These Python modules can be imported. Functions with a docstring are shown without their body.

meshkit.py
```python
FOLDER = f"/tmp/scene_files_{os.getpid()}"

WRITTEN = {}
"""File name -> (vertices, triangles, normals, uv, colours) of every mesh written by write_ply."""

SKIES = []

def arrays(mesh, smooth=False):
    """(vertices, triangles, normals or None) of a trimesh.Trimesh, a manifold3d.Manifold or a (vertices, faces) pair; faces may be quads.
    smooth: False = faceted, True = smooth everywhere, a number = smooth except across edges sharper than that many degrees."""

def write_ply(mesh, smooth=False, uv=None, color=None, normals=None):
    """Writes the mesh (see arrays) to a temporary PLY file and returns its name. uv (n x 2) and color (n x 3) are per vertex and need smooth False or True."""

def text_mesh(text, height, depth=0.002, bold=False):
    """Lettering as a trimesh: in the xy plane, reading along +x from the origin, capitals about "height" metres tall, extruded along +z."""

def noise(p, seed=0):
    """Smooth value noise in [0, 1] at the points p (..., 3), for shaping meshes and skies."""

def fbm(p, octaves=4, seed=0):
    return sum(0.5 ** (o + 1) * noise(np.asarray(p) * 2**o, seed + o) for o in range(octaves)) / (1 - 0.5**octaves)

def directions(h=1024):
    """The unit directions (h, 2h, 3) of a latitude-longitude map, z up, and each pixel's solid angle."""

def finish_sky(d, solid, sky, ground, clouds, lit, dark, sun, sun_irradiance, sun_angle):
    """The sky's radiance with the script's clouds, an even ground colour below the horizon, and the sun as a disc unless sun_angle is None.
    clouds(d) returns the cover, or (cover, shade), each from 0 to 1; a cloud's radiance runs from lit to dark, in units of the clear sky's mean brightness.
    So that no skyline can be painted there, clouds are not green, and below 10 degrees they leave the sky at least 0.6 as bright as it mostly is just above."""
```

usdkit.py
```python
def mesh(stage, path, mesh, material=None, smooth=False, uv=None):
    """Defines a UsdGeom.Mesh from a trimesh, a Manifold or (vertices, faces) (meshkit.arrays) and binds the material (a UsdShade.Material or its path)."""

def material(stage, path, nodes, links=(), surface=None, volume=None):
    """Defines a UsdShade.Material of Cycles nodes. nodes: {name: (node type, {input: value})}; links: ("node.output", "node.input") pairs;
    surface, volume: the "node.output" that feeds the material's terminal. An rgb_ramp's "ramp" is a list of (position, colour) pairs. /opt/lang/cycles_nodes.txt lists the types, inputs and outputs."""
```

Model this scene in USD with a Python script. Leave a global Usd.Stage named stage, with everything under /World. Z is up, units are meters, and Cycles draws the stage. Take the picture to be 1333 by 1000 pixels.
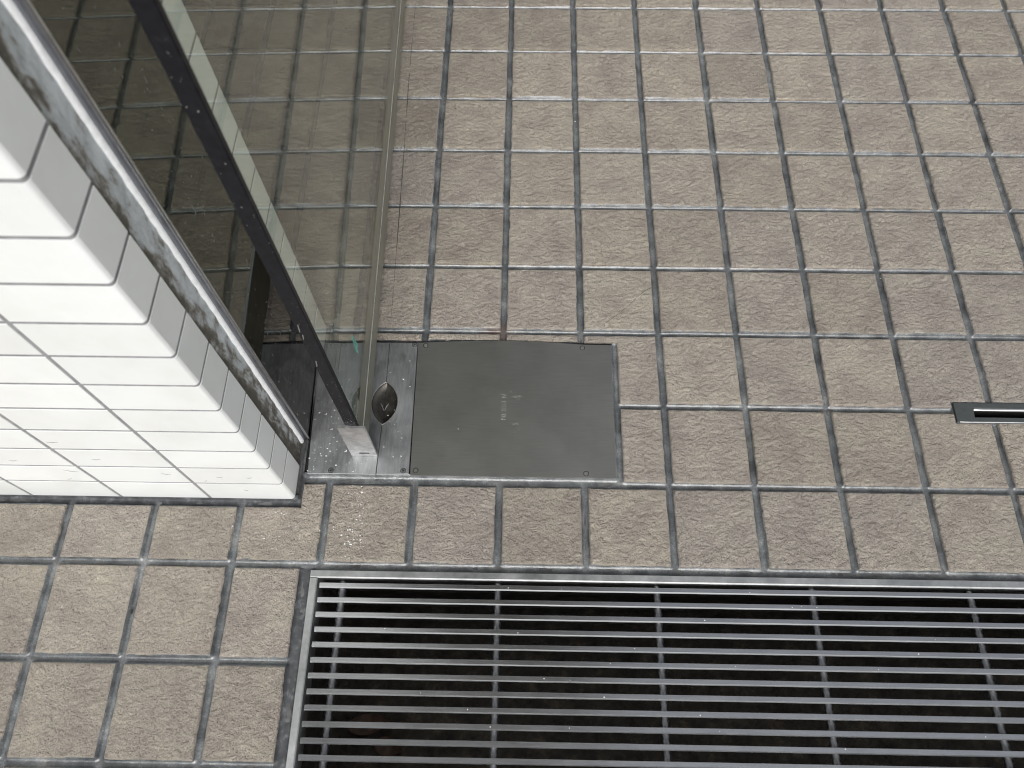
import math
import numpy as np
import trimesh
import manifold3d as m3
import usdkit
import meshkit
from pxr import Gf, Sdf, Usd, UsdGeom, UsdLux, UsdShade
from scipy.ndimage import distance_transform_edt
from shapely.geometry import Polygon, Point, box as sbox
from shapely.ops import unary_union

stage = Usd.Stage.CreateInMemory()
UsdGeom.SetStageUpAxis(stage, UsdGeom.Tokens.z)
UsdGeom.SetStageMetersPerUnit(stage, 1.0)
UsdGeom.Xform.Define(stage, "/World")
UsdGeom.Scope.Define(stage, "/World/Looks")

# ------------------------------------------------------------------ camera, sky, sun, exposure
EXPOSURE = 1.10
cam = UsdGeom.Camera.Define(stage, "/World/camera")
CM = [[0.9998310560259991, 0.017416041476848394, -0.005877151113647951],
      [0.013110195335647622, -0.8998028691457567, -0.4360996668828421],
      [-0.01288340732093495, 0.43594893987294125, -0.8998791805789608]]
CP = [0.02517499507209495, -0.29581439701473144, 0.8766516597027518]
FPX = 1016.5544
r, d, f = CM
cam.AddTransformOp().Set(Gf.Matrix4d(r[0], r[1], r[2], 0, -d[0], -d[1], -d[2], 0, -f[0], -f[1], -f[2], 0, CP[0], CP[1], CP[2], 1))
cam.CreateHorizontalApertureAttr(36.0)
cam.CreateVerticalApertureAttr(27.0)
cam.CreateFocalLengthAttr(36.0 * FPX / 1333.0)
cam.CreateClippingRangeAttr(Gf.Vec2f(0.02, 200.0))
cam.CreateExposureAttr(EXPOSURE)
cam.CreateFStopAttr(9.0)
cam.CreateFocusDistanceAttr(0.93)

SUN_EL, SUN_AZ = math.radians(47), math.radians(176)      # azimuth: atan2(x, y) of the direction towards the light
SKY_STRENGTH, SUN_INTENSITY, SUN_ANGLE = 0.06, 0.40, 36.0
usdkit.material(stage, "/World/Looks/sky_light",
                {"s": ("sky_texture", {"sky_type": "single_scattering", "sun_disc": False, "sun_elevation": SUN_EL, "sun_rotation": SUN_AZ, "air_density": 1.0, "aerosol_density": 3.0}),
                 "h": ("hsv", {"saturation": 0.25}),
                 "b": ("background_shader", {"strength": SKY_STRENGTH})},
                [("s.color", "h.color"), ("h.color", "b.color")], surface="b.background")
dome = UsdLux.DomeLight.Define(stage, "/World/sky")
UsdShade.MaterialBindingAPI.Apply(dome.GetPrim()).Bind(UsdShade.Material.Get(stage, "/World/Looks/sky_light"))
dome.GetPrim().SetCustomDataByKey("kind", "structure")
sun = UsdLux.DistantLight.Define(stage, "/World/sun")
sun.CreateIntensityAttr(SUN_INTENSITY)
sun.CreateAngleAttr(SUN_ANGLE)
sun.CreateNormalizeAttr(True)
sun.CreateColorAttr(Gf.Vec3f(1.0, 0.985, 0.96))
sun.AddRotateZOp().Set(-math.degrees(SUN_AZ))
sun.AddRotateXOp().Set(math.degrees(SUN_EL) - 90.0)
# (a light shines along -z; tilted by (90 - elevation) about x so that it comes from the azimuth above)

# ------------------------------------------------------------------ helpers
used = {}


def path_of(name, parent=None):
    base = (parent.GetPath().pathString if parent else "/World") + "/" + name
    n = used.get(base, -1) + 1
    used[base] = n
    return base if n == 0 else f"{base}_{n:03d}"


def tag(p, label=None, cat=None, group=None, kind=None):
    p = p.GetPrim() if hasattr(p, "GetPrim") else p
    for k, v in (("label", label), ("category", cat), ("group", group), ("kind", kind)):
        if v:
            p.SetCustomDataByKey(k, v)
    return p


def thing(name, label=None, cat=None, group=None, kind=None, loc=None, parent=None):
    x = UsdGeom.Xform.Define(stage, path_of(name, parent))
    if loc is not None:
        x.AddTranslateOp().Set(Gf.Vec3d(*loc))
    return tag(x.GetPrim(), label, cat, group, kind)


def obj(name, mesh, mat, parent=None, smooth=False, **kw):
    m = usdkit.mesh(stage, path_of(name, parent), mesh, f"/World/Looks/{mat}", smooth=smooth)
    return tag(m.GetPrim(), **kw) if kw else m.GetPrim()


def bx(x0, x1, y0, y1, z0, z1):
    b = trimesh.creation.box([x1 - x0, y1 - y0, z1 - z0])
    b.apply_translation([(x0 + x1) / 2, (y0 + y1) / 2, (z0 + z1) / 2])
    return b


def cat(ms):
    return trimesh.util.concatenate(ms)


def prism(poly, z0, z1):
    """A shapely polygon extruded from z0 to z1."""
    gs = getattr(poly, "geoms", [poly])
    out = []
    for g in gs:
        e = trimesh.creation.extrude_polygon(g, z1 - z0, engine="earcut")
        e.apply_translation([0, 0, z0])
        out.append(e)
    return cat(out)


def bevel_prism(poly, z0, z1, b=0.0004):
    """Extruded polygon whose upper rim is chamfered."""
    lo = np.array(poly.exterior.coords)[:-1]
    if Polygon(lo).exterior.is_ccw is False:
        lo = lo[::-1]
    n = len(lo)
    e = np.roll(lo, -1, 0) - lo
    e /= np.linalg.norm(e, axis=1, keepdims=True)
    nrm = np.c_[-e[:, 1], e[:, 0]]
    off = nrm + np.roll(nrm, 1, 0)
    off /= np.maximum((off * nrm).sum(1, keepdims=True), 0.3)
    hi = lo + off * b
    tri_v, tri_f = trimesh.creation.triangulate_polygon(Polygon(hi), engine="earcut")
    v = np.vstack([np.c_[lo, np.full(n, z0)], np.c_[lo, np.full(n, z1 - b)], np.c_[hi, np.full(n, z1)]])
    fs = []
    for i in range(n):
        j = (i + 1) % n
        for k in (0, n):
            fs += [[i + k, j + k, j + k + n], [i + k, j + k + n, i + k + n]]
    top = np.c_[tri_v, np.full(len(tri_v), z1)]
    bot = np.c_[tri_v, np.full(len(tri_v), z0)]
    fs = np.array(fs)
    return cat([trimesh.Trimesh(v, fs, process=False), trimesh.Trimesh(top, tri_f, process=False), trimesh.Trimesh(bot, tri_f[:, ::-1], process=False)])


def tube(pts, rad, n=8, closed=False, cap=True):
    pts = np.asarray(pts, float)
    m = len(pts)
    t = np.roll(pts, -1, 0) - np.roll(pts, 1, 0) if closed else np.gradient(pts, axis=0)
    t /= np.linalg.norm(t, axis=1, keepdims=True)
    up = np.array([0, 0, 1.0]) if abs(t[0][2]) < 0.9 else np.array([1.0, 0, 0])
    a = np.cross(t, up)
    a /= np.linalg.norm(a, axis=1, keepdims=True)
    b = np.cross(t, a)
    rad = np.broadcast_to(rad, m)
    th = np.arange(n) / n * 2 * np.pi
    v = (pts[:, None] + rad[:, None, None] * (np.cos(th)[None, :, None] * a[:, None] + np.sin(th)[None, :, None] * b[:, None])).reshape(-1, 3)
    fs = []
    for i in range(m if closed else m - 1):
        i2 = (i + 1) % m
        for j in range(n):
            j2 = (j + 1) % n
            fs += [[i * n + j, i2 * n + j, i2 * n + j2], [i * n + j, i2 * n + j2, i * n + j2]]
    if cap and not closed:
        for o, rev in ((0, False), ((m - 1) * n, True)):
            for j in range(1, n - 1):
                fs.append([o, o + j + 1, o + j] if rev else [o, o + j, o + j + 1])
    return trimesh.Trimesh(v, np.array(fs), process=False)


def mat(name, nodes, links=(), surface="p.BSDF"):
    usdkit.material(stage, f"/World/Looks/{name}", nodes, links, surface=surface)


rng = np.random.default_rng(7)

# ------------------------------------------------------------------ materials
# rough brown-grey paving tile: body colour drifts from tile to tile, fine grain, dark pores, pale specks painted as glints
mat("paving_tile", {
    "g": ("geometry", {}), "oi": ("object_info", {}),
    "body": ("rgb_ramp", {"ramp": [(0, (0.356, 0.317, 0.268)), (0.3, (0.411, 0.364, 0.308)), (0.55, (0.382, 0.343, 0.302)), (0.8, (0.415, 0.373, 0.315)), (1, (0.432, 0.384, 0.326))]}),
    "cloud": ("noise_texture", {"scale": 22.0, "detail": 4.0, "roughness": 0.6}),
    "cramp": ("rgb_ramp", {"ramp": [(0.3, (0.88, 0.85, 0.86)), (0.5, (1.06, 1.055, 1.055)), (0.7, (1.22, 1.23, 1.19))]}),
    "m1": ("mix_color", {"blend_type": "multiply", "fac": 1.0}),
    "grain": ("noise_texture", {"scale": 620.0, "detail": 4.0, "roughness": 0.75}),
    "gramp": ("rgb_ramp", {"ramp": [(0.30, (0.70, 0.68, 0.66)), (0.5, (1.0, 1.0, 1.0)), (0.70, (1.32, 1.32, 1.32))]}),
    "m2": ("mix_color", {"blend_type": "multiply", "fac": 1.0}),
    "pores": ("voronoi_texture", {"scale": 210.0, "feature": "f1"}),
    "pmask": ("rgb_ramp", {"ramp": [(0.08, (1, 1, 1)), (0.15, (0, 0, 0))]}),
    "prand": ("separate_color", {}), "pgate": ("math", {"math_type": "less_than", "value2": 0.17}),
    "pm": ("math", {"math_type": "multiply"}), "pbw": ("rgb_to_bw", {}),
    "m3": ("mix_color", {"b": (0.05, 0.042, 0.038)}),
    "v2": ("voronoi_texture", {"scale": 480.0, "feature": "f1"}),
    "wmask": ("rgb_ramp", {"ramp": [(0.14, (1, 1, 1)), (0.3, (0, 0, 0))]}), "wbw": ("rgb_to_bw", {}),
    "wrand": ("separate_color", {}), "wgate": ("math", {"math_type": "less_than", "value2": 0.16}), "wm": ("math", {"math_type": "multiply"}), "wm2": ("math", {"math_type": "multiply", "value2": 0.75}),
    "m4": ("mix_color", {"b": (0.55, 0.50, 0.45)}),
    "map": ("mapping", {"rotation": (0, 0, -0.45), "scale": (1.0, 1.35, 1.0)}),
    "b1n": ("noise_texture", {"scale": 105.0, "detail": 6.0, "roughness": 0.62, "distortion": 0.45}),
    "b2n": ("noise_texture", {"scale": 520.0, "detail": 3.0, "roughness": 0.6}),
    "b1": ("bump", {"strength": 1.0, "distance": 0.022}), "b2": ("bump", {"strength": 0.8, "distance": 0.0026}),
    "p": ("principled_bsdf", {"roughness": 0.50, "specular_ior_level": 0.5, "diffuse_roughness": 0.3})},
    [("oi.random", "body.fac"), ("g.position", "cloud.vector"), ("cloud.fac", "cramp.fac"), ("body.color", "m1.a"), ("cramp.color", "m1.b"),
     ("g.position", "grain.vector"), ("grain.fac", "gramp.fac"), ("m1.result", "m2.a"), ("gramp.color", "m2.b"),
     ("g.position", "pores.vector"), ("pores.distance", "pmask.fac"), ("pmask.color", "pbw.color"), ("pores.color", "prand.color"), ("prand.r", "pgate.value1"), ("pbw.val", "pm.value1"), ("pgate.value", "pm.value2"),
     ("m2.result", "m3.a"), ("pm.value", "m3.fac"),
     ("g.position", "v2.vector"), ("v2.distance", "wmask.fac"), ("wmask.color", "wbw.color"), ("v2.color", "wrand.color"), ("wrand.g", "wgate.value1"), ("wbw.val", "wm.value1"), ("wgate.value", "wm.value2"), ("wm.value", "wm2.value1"),
     ("m3.result", "m4.a"), ("wm2.value", "m4.fac"), ("m4.result", "p.base_color"),
     ("g.position", "map.vector"), ("map.vector", "b1n.vector"), ("g.position", "b2n.vector"), ("b1n.fac", "b1.height"), ("b2n.fac", "b2.height"), ("b1.normal", "b2.normal"), ("b2.normal", "p.normal")])

# blue-grey joint mortar with whitish bloom, darker damp runs and a little rust by the cover plate
mat("grout", {
    "g": ("geometry", {}),
    "n1": ("noise_texture", {"scale": 38.0, "detail": 5.0, "roughness": 0.65}),
    "r1": ("rgb_ramp", {"ramp": [(0.32, (0.042, 0.046, 0.049)), (0.47, (0.092, 0.099, 0.103)), (0.60, (0.15, 0.159, 0.162)), (0.72, (0.25, 0.255, 0.25))]}),
    "n2": ("noise_texture", {"scale": 500.0, "detail": 3.0, "roughness": 0.7}),
    "r2": ("rgb_ramp", {"ramp": [(0.3, (0.6, 0.6, 0.6)), (0.62, (1.15, 1.15, 1.15)), (0.72, (2.0, 2.0, 1.95))]}),
    "m": ("mix_color", {"blend_type": "multiply", "fac": 1.0}),
    "sub": ("vector_math", {"math_type": "distance", "vector2": (-0.008, 0.200, 0.0)}),
    "rr": ("map_range", {"from_min": 0.004, "from_max": 0.028, "to_min": 0.8, "to_max": 0.0, "clamp": True}),
    "rm": ("mix_color", {"b": (0.085, 0.042, 0.026)}),
    "bp": ("bump", {"strength": 0.5, "distance": 0.0010}),
    "p": ("principled_bsdf", {"roughness": 0.26, "specular_ior_level": 1.0})},
    [("g.position", "n1.vector"), ("n1.fac", "r1.fac"), ("g.position", "n2.vector"), ("n2.fac", "r2.fac"), ("r1.color", "m.a"), ("r2.color", "m.b"),
     ("g.position", "sub.vector1"), ("sub.value", "rr.value"), ("rr.result", "rm.fac"), ("m.result", "rm.a"), ("rm.result", "p.base_color"), ("n2.fac", "bp.height"), ("bp.normal", "p.normal")])

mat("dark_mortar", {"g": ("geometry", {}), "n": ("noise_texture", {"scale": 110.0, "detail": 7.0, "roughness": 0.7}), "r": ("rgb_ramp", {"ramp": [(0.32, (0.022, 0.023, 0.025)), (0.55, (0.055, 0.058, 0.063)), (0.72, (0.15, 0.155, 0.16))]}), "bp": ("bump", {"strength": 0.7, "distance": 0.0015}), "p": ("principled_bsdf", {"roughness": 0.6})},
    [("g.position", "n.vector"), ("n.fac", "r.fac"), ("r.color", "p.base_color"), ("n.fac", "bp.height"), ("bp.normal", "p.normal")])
mat("mortar_bed", {"g": ("geometry", {}), "n": ("noise_texture", {"scale": 60.0, "detail": 5.0}), "r": ("rgb_ramp", {"ramp": [(0.3, (0.05, 0.05, 0.05)), (0.7, (0.14, 0.14, 0.14))]}), "p": ("principled_bsdf", {"roughness": 0.9})},
    [("g.position", "n.vector"), ("n.fac", "r.fac"), ("r.color", "p.base_color")])

mat("white_tile", {
    "g": ("geometry", {}), "oi": ("object_info", {}),
    "r": ("rgb_ramp", {"ramp": [(0, (0.645, 0.662, 0.660)), (1, (0.705, 0.725, 0.722))]}),
    "n": ("noise_texture", {"scale": 14.0, "detail": 5.0, "roughness": 0.6}), "nr": ("rgb_ramp", {"ramp": [(0.3, (0.93, 0.925, 0.91)), (0.6, (1, 1, 1))]}),
    "m": ("mix_color", {"blend_type": "multiply", "fac": 1.0}),
    "map": ("mapping", {"scale": (180.0, 180.0, 420.0)}), "s": ("noise_texture", {"scale": 1.0, "detail": 3.0, "roughness": 0.6, "distortion": 1.5}),
    "sr": ("rgb_ramp", {"ramp": [(0.765, (0, 0, 0)), (0.80, (1, 1, 1))]}), "sb": ("rgb_to_bw", {}), "sm": ("math", {"math_type": "multiply", "value2": 0.45}),
    "m2": ("mix_color", {"b": (0.30, 0.29, 0.26)}),
    "bn": ("noise_texture", {"scale": 70.0, "detail": 2.0}), "bp": ("bump", {"strength": 0.06, "distance": 0.002}),
    "p": ("principled_bsdf", {"roughness": 0.28, "specular_ior_level": 0.45})},
    [("oi.random", "r.fac"), ("g.position", "n.vector"), ("n.fac", "nr.fac"), ("r.color", "m.a"), ("nr.color", "m.b"),
     ("g.position", "map.vector"), ("map.vector", "s.vector"), ("s.fac", "sr.fac"), ("sr.color", "sb.color"), ("sb.val", "sm.value1"), ("m.result", "m2.a"), ("sm.value", "m2.fac"), ("m2.result", "p.base_color"),
     ("g.position", "bn.vector"), ("bn.fac", "bp.height"), ("bp.normal", "p.normal")])

mat("wall_mortar", {"g": ("geometry", {}), "n": ("noise_texture", {"scale": 90.0, "detail": 4.0}), "r": ("rgb_ramp", {"ramp": [(0.3, (0.17, 0.17, 0.175)), (0.7, (0.25, 0.25, 0.255))]}), "bp": ("bump", {"strength": 0.4, "distance": 0.001}), "p": ("principled_bsdf", {"roughness": 0.85})},
    [("g.position", "n.vector"), ("n.fac", "r.fac"), ("r.color", "p.base_color"), ("n.fac", "bp.height"), ("bp.normal", "p.normal")])

# weathered sealant between tile and steel: pale blue grey centre, brown-black grime towards the tiles and the foot
mat("stained_sealant", {
    "g": ("geometry", {}), "map": ("mapping", {"scale": (1.0, 1.0, 0.45)}),
    "n": ("noise_texture", {"scale": 95.0, "detail": 8.0, "roughness": 0.70, "distortion": 0.2}),
    "xyz": ("separate_xyz", {}),
    "edge": ("map_range", {"from_min": 0.017, "from_max": 0.034, "to_min": -0.17, "to_max": 0.04, "clamp": True}),
    "foot": ("map_range", {"from_min": 0.0, "from_max": 0.36, "to_min": -0.13, "to_max": 0.02, "clamp": True}),
    "a": ("math", {"math_type": "add"}), "a2": ("math", {"math_type": "add"}),
    "r": ("rgb_ramp", {"ramp": [(0.36, (0.075, 0.068, 0.057)), (0.44, (0.19, 0.18, 0.162)), (0.50, (0.34, 0.36, 0.37)), (0.62, (0.47, 0.50, 0.52))]}),
    "bp": ("bump", {"strength": 0.6, "distance": 0.0015}),
    "p": ("principled_bsdf", {"roughness": 0.5})},
    [("g.position", "map.vector"), ("map.vector", "n.vector"), ("g.position", "xyz.vector"), ("xyz.y", "edge.value"), ("xyz.z", "foot.value"), ("n.fac", "a.value1"), ("edge.result", "a.value2"), ("a.value", "a2.value1"), ("foot.result", "a2.value2"), ("a2.value", "r.fac"), ("r.color", "p.base_color"), ("n.fac", "bp.height"), ("bp.normal", "p.normal")])


def metal(name, lo, hi, rough, stretch, scale=60.0, bump=0.05, metallic=1.0, spots=None, rvar=0.12):
    nodes = {"g": ("geometry", {}), "map": ("mapping", {"scale": stretch}),
             "n": ("noise_texture", {"scale": scale, "detail": 6.0, "roughness": 0.65}),
             "c": ("noise_texture", {"scale": 17.0, "detail": 5.0, "roughness": 0.6}),
             "r": ("rgb_ramp", {"ramp": [(0.3, lo), (0.7, hi)]}),
             "rr": ("map_range", {"from_min": 0.3, "from_max": 0.7, "to_min": rough - rvar, "to_max": rough + rvar, "clamp": True}),
             "mixn": ("math", {"math_type": "multiply_add", "value2": 0.7}), "half": ("math", {"math_type": "multiply", "value2": 0.3}),
             "bp": ("bump", {"strength": bump, "distance": 0.001}),
             "p": ("principled_bsdf", {"metallic": metallic})}
    links = [("g.position", "map.vector"), ("map.vector", "n.vector"), ("g.position", "c.vector"), ("c.fac", "half.value1"), ("n.fac", "mixn.value1"), ("half.value", "mixn.value3"), ("mixn.value", "r.fac"), ("c.fac", "rr.value"), ("rr.result", "p.roughness"), ("n.fac", "bp.height"), ("bp.normal", "p.normal"), ("r.color", "p.base_color")]
    mat(name, nodes, links)


metal("cover_steel", (0.37, 0.366, 0.342), (0.47, 0.466, 0.440), 0.38, (1.0, 30.0, 1.0), 34.0, 0.10, rvar=0.02)
metal("pivot_steel", (0.26, 0.27, 0.275), (0.44, 0.45, 0.455), 0.54, (6.0, 1.0, 1.0), 50.0, 0.12)
metal("engraved_steel", (0.40, 0.397, 0.375), (0.47, 0.465, 0.445), 0.45, (1, 1, 1))
metal("grate_steel", (0.50, 0.51, 0.52), (0.64, 0.65, 0.66), 0.21, (1.0, 20.0, 20.0), 30.0, 0.06, rvar=0.02)
metal("frame_steel", (0.40, 0.41, 0.405), (0.56, 0.57, 0.565), 0.42, (1.0, 1.0, 1.0), 120.0, 0.15)
metal("rod_steel", (0.20, 0.20, 0.20), (0.42, 0.42, 0.43), 0.42, (1.0, 1.0, 1.0), 160.0, 0.2)
metal("trim_steel", (0.26, 0.265, 0.29), (0.34, 0.345, 0.37), 0.30, (1.0, 1.0, 0.06), 220.0, 0.08, rvar=0.06)
mat("white_sealant", {"g": ("geometry", {}), "n": ("noise_texture", {"scale": 130.0, "detail": 6.0}), "r": ("rgb_ramp", {"ramp": [(0.3, (0.74, 0.75, 0.76)), (0.55, (0.86, 0.87, 0.88))]}), "p": ("principled_bsdf", {"roughness": 0.45})},
    [("g.position", "n.vector"), ("n.fac", "r.fac"), ("r.color", "p.base_color")])
metal("bracket_metal", (0.36, 0.36, 0.36), (0.72, 0.72, 0.72), 0.5, (1.0, 1.0, 1.0), 110.0, 0.4)
metal("screw_steel", (0.30, 0.30, 0.29), (0.5, 0.5, 0.48), 0.4, (1, 1, 1), 300.0, 0.1)
metal("basin_steel", (0.06, 0.056, 0.05), (0.16, 0.15, 0.135), 0.42, (1, 1, 1), 90.0, 0.15)
metal("slot_steel", (0.045, 0.052, 0.052), (0.065, 0.072, 0.072), 0.55, (1, 1, 1), 200.0, 0.05, metallic=0.3)
metal("slot_lip", (0.72, 0.72, 0.71), (0.86, 0.86, 0.85), 0.3, (1, 1, 1), 200.0, 0.05)
metal("jamb_steel", (0.20, 0.20, 0.19), (0.22, 0.22, 0.21), 0.025, (1, 1, 0.05), 60.0, 0.002, rvar=0.012)
metal("rail_metal", (0.12, 0.12, 0.092), (0.19, 0.188, 0.15), 0.40, (1, 0.1, 1), 160.0, 0.1, metallic=0.35)
metal("rail_bead", (0.66, 0.65, 0.60), (0.85, 0.84, 0.78), 0.35, (1, 1, 1), 260.0, 0.5)

mat("black_gap", {"p": ("principled_bsdf", {"base_color": (0.012, 0.011, 0.010), "roughness": 0.9})})
mat("black_seal", {"g": ("geometry", {}), "n": ("noise_texture", {"scale": 160.0, "detail": 6.0, "roughness": 0.7}), "r": ("rgb_ramp", {"ramp": [(0.35, (0.006, 0.006, 0.0075)), (0.66, (0.011, 0.011, 0.0135)), (0.74, (0.10, 0.10, 0.10))]}),
                   "bp": ("bump", {"strength": 0.25, "distance": 0.0006}), "p": ("principled_bsdf", {"roughness": 0.5, "specular_ior_level": 0.12})},
    [("g.position", "n.vector"), ("n.fac", "r.fac"), ("r.color", "p.base_color"), ("n.fac", "bp.height"), ("bp.normal", "p.normal")])
mat("door_glass", {"p": ("principled_bsdf", {"base_color": (0.875, 0.935, 0.86), "transmission_weight": 1.0, "roughness": 0.0, "ior": 1.5})})
mat("pit_earth", {"g": ("geometry", {}), "n": ("noise_texture", {"scale": 45.0, "detail": 8.0, "roughness": 0.7}), "r": ("rgb_ramp", {"ramp": [(0.32, (0.022, 0.019, 0.016)), (0.55, (0.062, 0.054, 0.042)), (0.72, (0.15, 0.12, 0.085))]}),
                  "bp": ("bump", {"strength": 0.8, "distance": 0.006}), "p": ("principled_bsdf", {"roughness": 0.9})},
    [("g.position", "n.vector"), ("n.fac", "r.fac"), ("r.color", "p.base_color"), ("n.fac", "bp.height"), ("bp.normal", "p.normal")])
mat("dead_leaf", {"g": ("geometry", {}), "n": ("noise_texture", {"scale": 90.0, "detail": 5.0}), "r": ("rgb_ramp", {"ramp": [(0.3, (0.045, 0.025, 0.017)), (0.7, (0.13, 0.075, 0.048))]}), "p": ("principled_bsdf", {"roughness": 0.6})},
    [("g.position", "n.vector"), ("n.fac", "r.fac"), ("r.color", "p.base_color")])
mat("white_paint", {"oi": ("object_info", {}), "p": ("principled_bsdf", {"base_color": (0.62, 0.62, 0.60), "roughness": 0.6})})
mat("fleck", {"p": ("principled_bsdf", {"base_color": (0.22, 0.22, 0.21), "roughness": 0.8})})
mat("dust", {"p": ("principled_bsdf", {"base_color": (0.20, 0.20, 0.19), "roughness": 0.8})})
mat("teal_paint", {"g": ("geometry", {}), "n": ("noise_texture", {"scale": 240.0, "detail": 4.0}), "r": ("rgb_ramp", {"ramp": [(0.35, (0.03, 0.16, 0.13)), (0.7, (0.17, 0.42, 0.36))]}), "p": ("principled_bsdf", {"roughness": 0.5})},
    [("g.position", "n.vector"), ("n.fac", "r.fac"), ("r.color", "p.base_color")])
mat("stone_and_shadow", {"p": ("principled_bsdf", {"base_color": (0.03, 0.03, 0.028), "roughness": 0.7})})
mat("scuff", {"p": ("principled_bsdf", {"base_color": (0.17, 0.165, 0.15), "roughness": 0.7})})
mat("moss_scratch", {"g": ("geometry", {}), "n": ("noise_texture", {"scale": 220.0, "detail": 4.0}), "r": ("rgb_ramp", {"ramp": [(0.35, (0.06, 0.065, 0.045)), (0.65, (0.19, 0.18, 0.14))]}), "p": ("principled_bsdf", {"roughness": 0.9})},
    [("g.position", "n.vector"), ("n.fac", "r.fac"), ("r.color", "p.base_color")])
mat("plaster", {"g": ("geometry", {}), "n": ("noise_texture", {"scale": 6.0, "detail": 5.0}), "r": ("rgb_ramp", {"ramp": [(0.3, (0.30, 0.30, 0.285)), (0.7, (0.36, 0.36, 0.345))]}), "p": ("principled_bsdf", {"roughness": 0.8})},
    [("g.position", "n.vector"), ("n.fac", "r.fac"), ("r.color", "p.base_color")])

# ------------------------------------------------------------------ layout of the floor joints (metres)
COL = {k: 0.1 * k for k in range(-14, 24)}
ROWY = {-3: -0.3043, -2: -0.2037, -1: -0.0996, 0: -0.0009, 1: 0.1015, 2: 0.2044, 3: 0.3051, 4: 0.4068, 5: 0.5086, 6: 0.6106, 7: 0.7118, 8: 0.8126}
for k in range(9, 26):
    ROWY[k] = ROWY[k - 1] + 0.1015
for k in range(-4, -14, -1):
    ROWY[k] = ROWY[k + 1] - 0.1015
HALF = 0.0044
WALL_HOLE = (-3.0, -0.2300, -0.0340, 0.2160)
PLATE_HOLE = (-0.24, 0.1462, -0.0010, 0.1905)
GRATE_HOLE = (-0.2222, 1.02, -0.52, -0.1040)
SLOT_HOLE = (0.5528, 0.722, 0.0848, 0.1126)
HOLES = [WALL_HOLE, PLATE_HOLE, GRATE_HOLE, SLOT_HOLE]
PIT = (-0.2000, 1.0, -0.50, -0.1145)


def project(p):
    q = (np.asarray(p, float) - CP) @ np.array(CM).T
    return np.c_[FPX * q[:, 0] / q[:, 2] + 666.5, FPX * q[:, 1] / q[:, 2] + 500]


def lines_between(a, b, cuts, step):
    """Grid lines from a to b that pass through the cuts and keep a narrow band at every edge for the rounded rim."""
    ks = sorted({a, b, *[c for c in cuts if a < c < b]})
    out = []
    for u, v in zip(ks[:-1], ks[1:]):
        e = min(0.0018, (v - u) * 0.2)
        n = max(2, int(round((v - u - 2 * e) / step)))
        out += [u, u + e * 0.45, *np.linspace(u + e, v - e, n + 1), v - e * 0.45]
    return np.array(out + [b])


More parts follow.
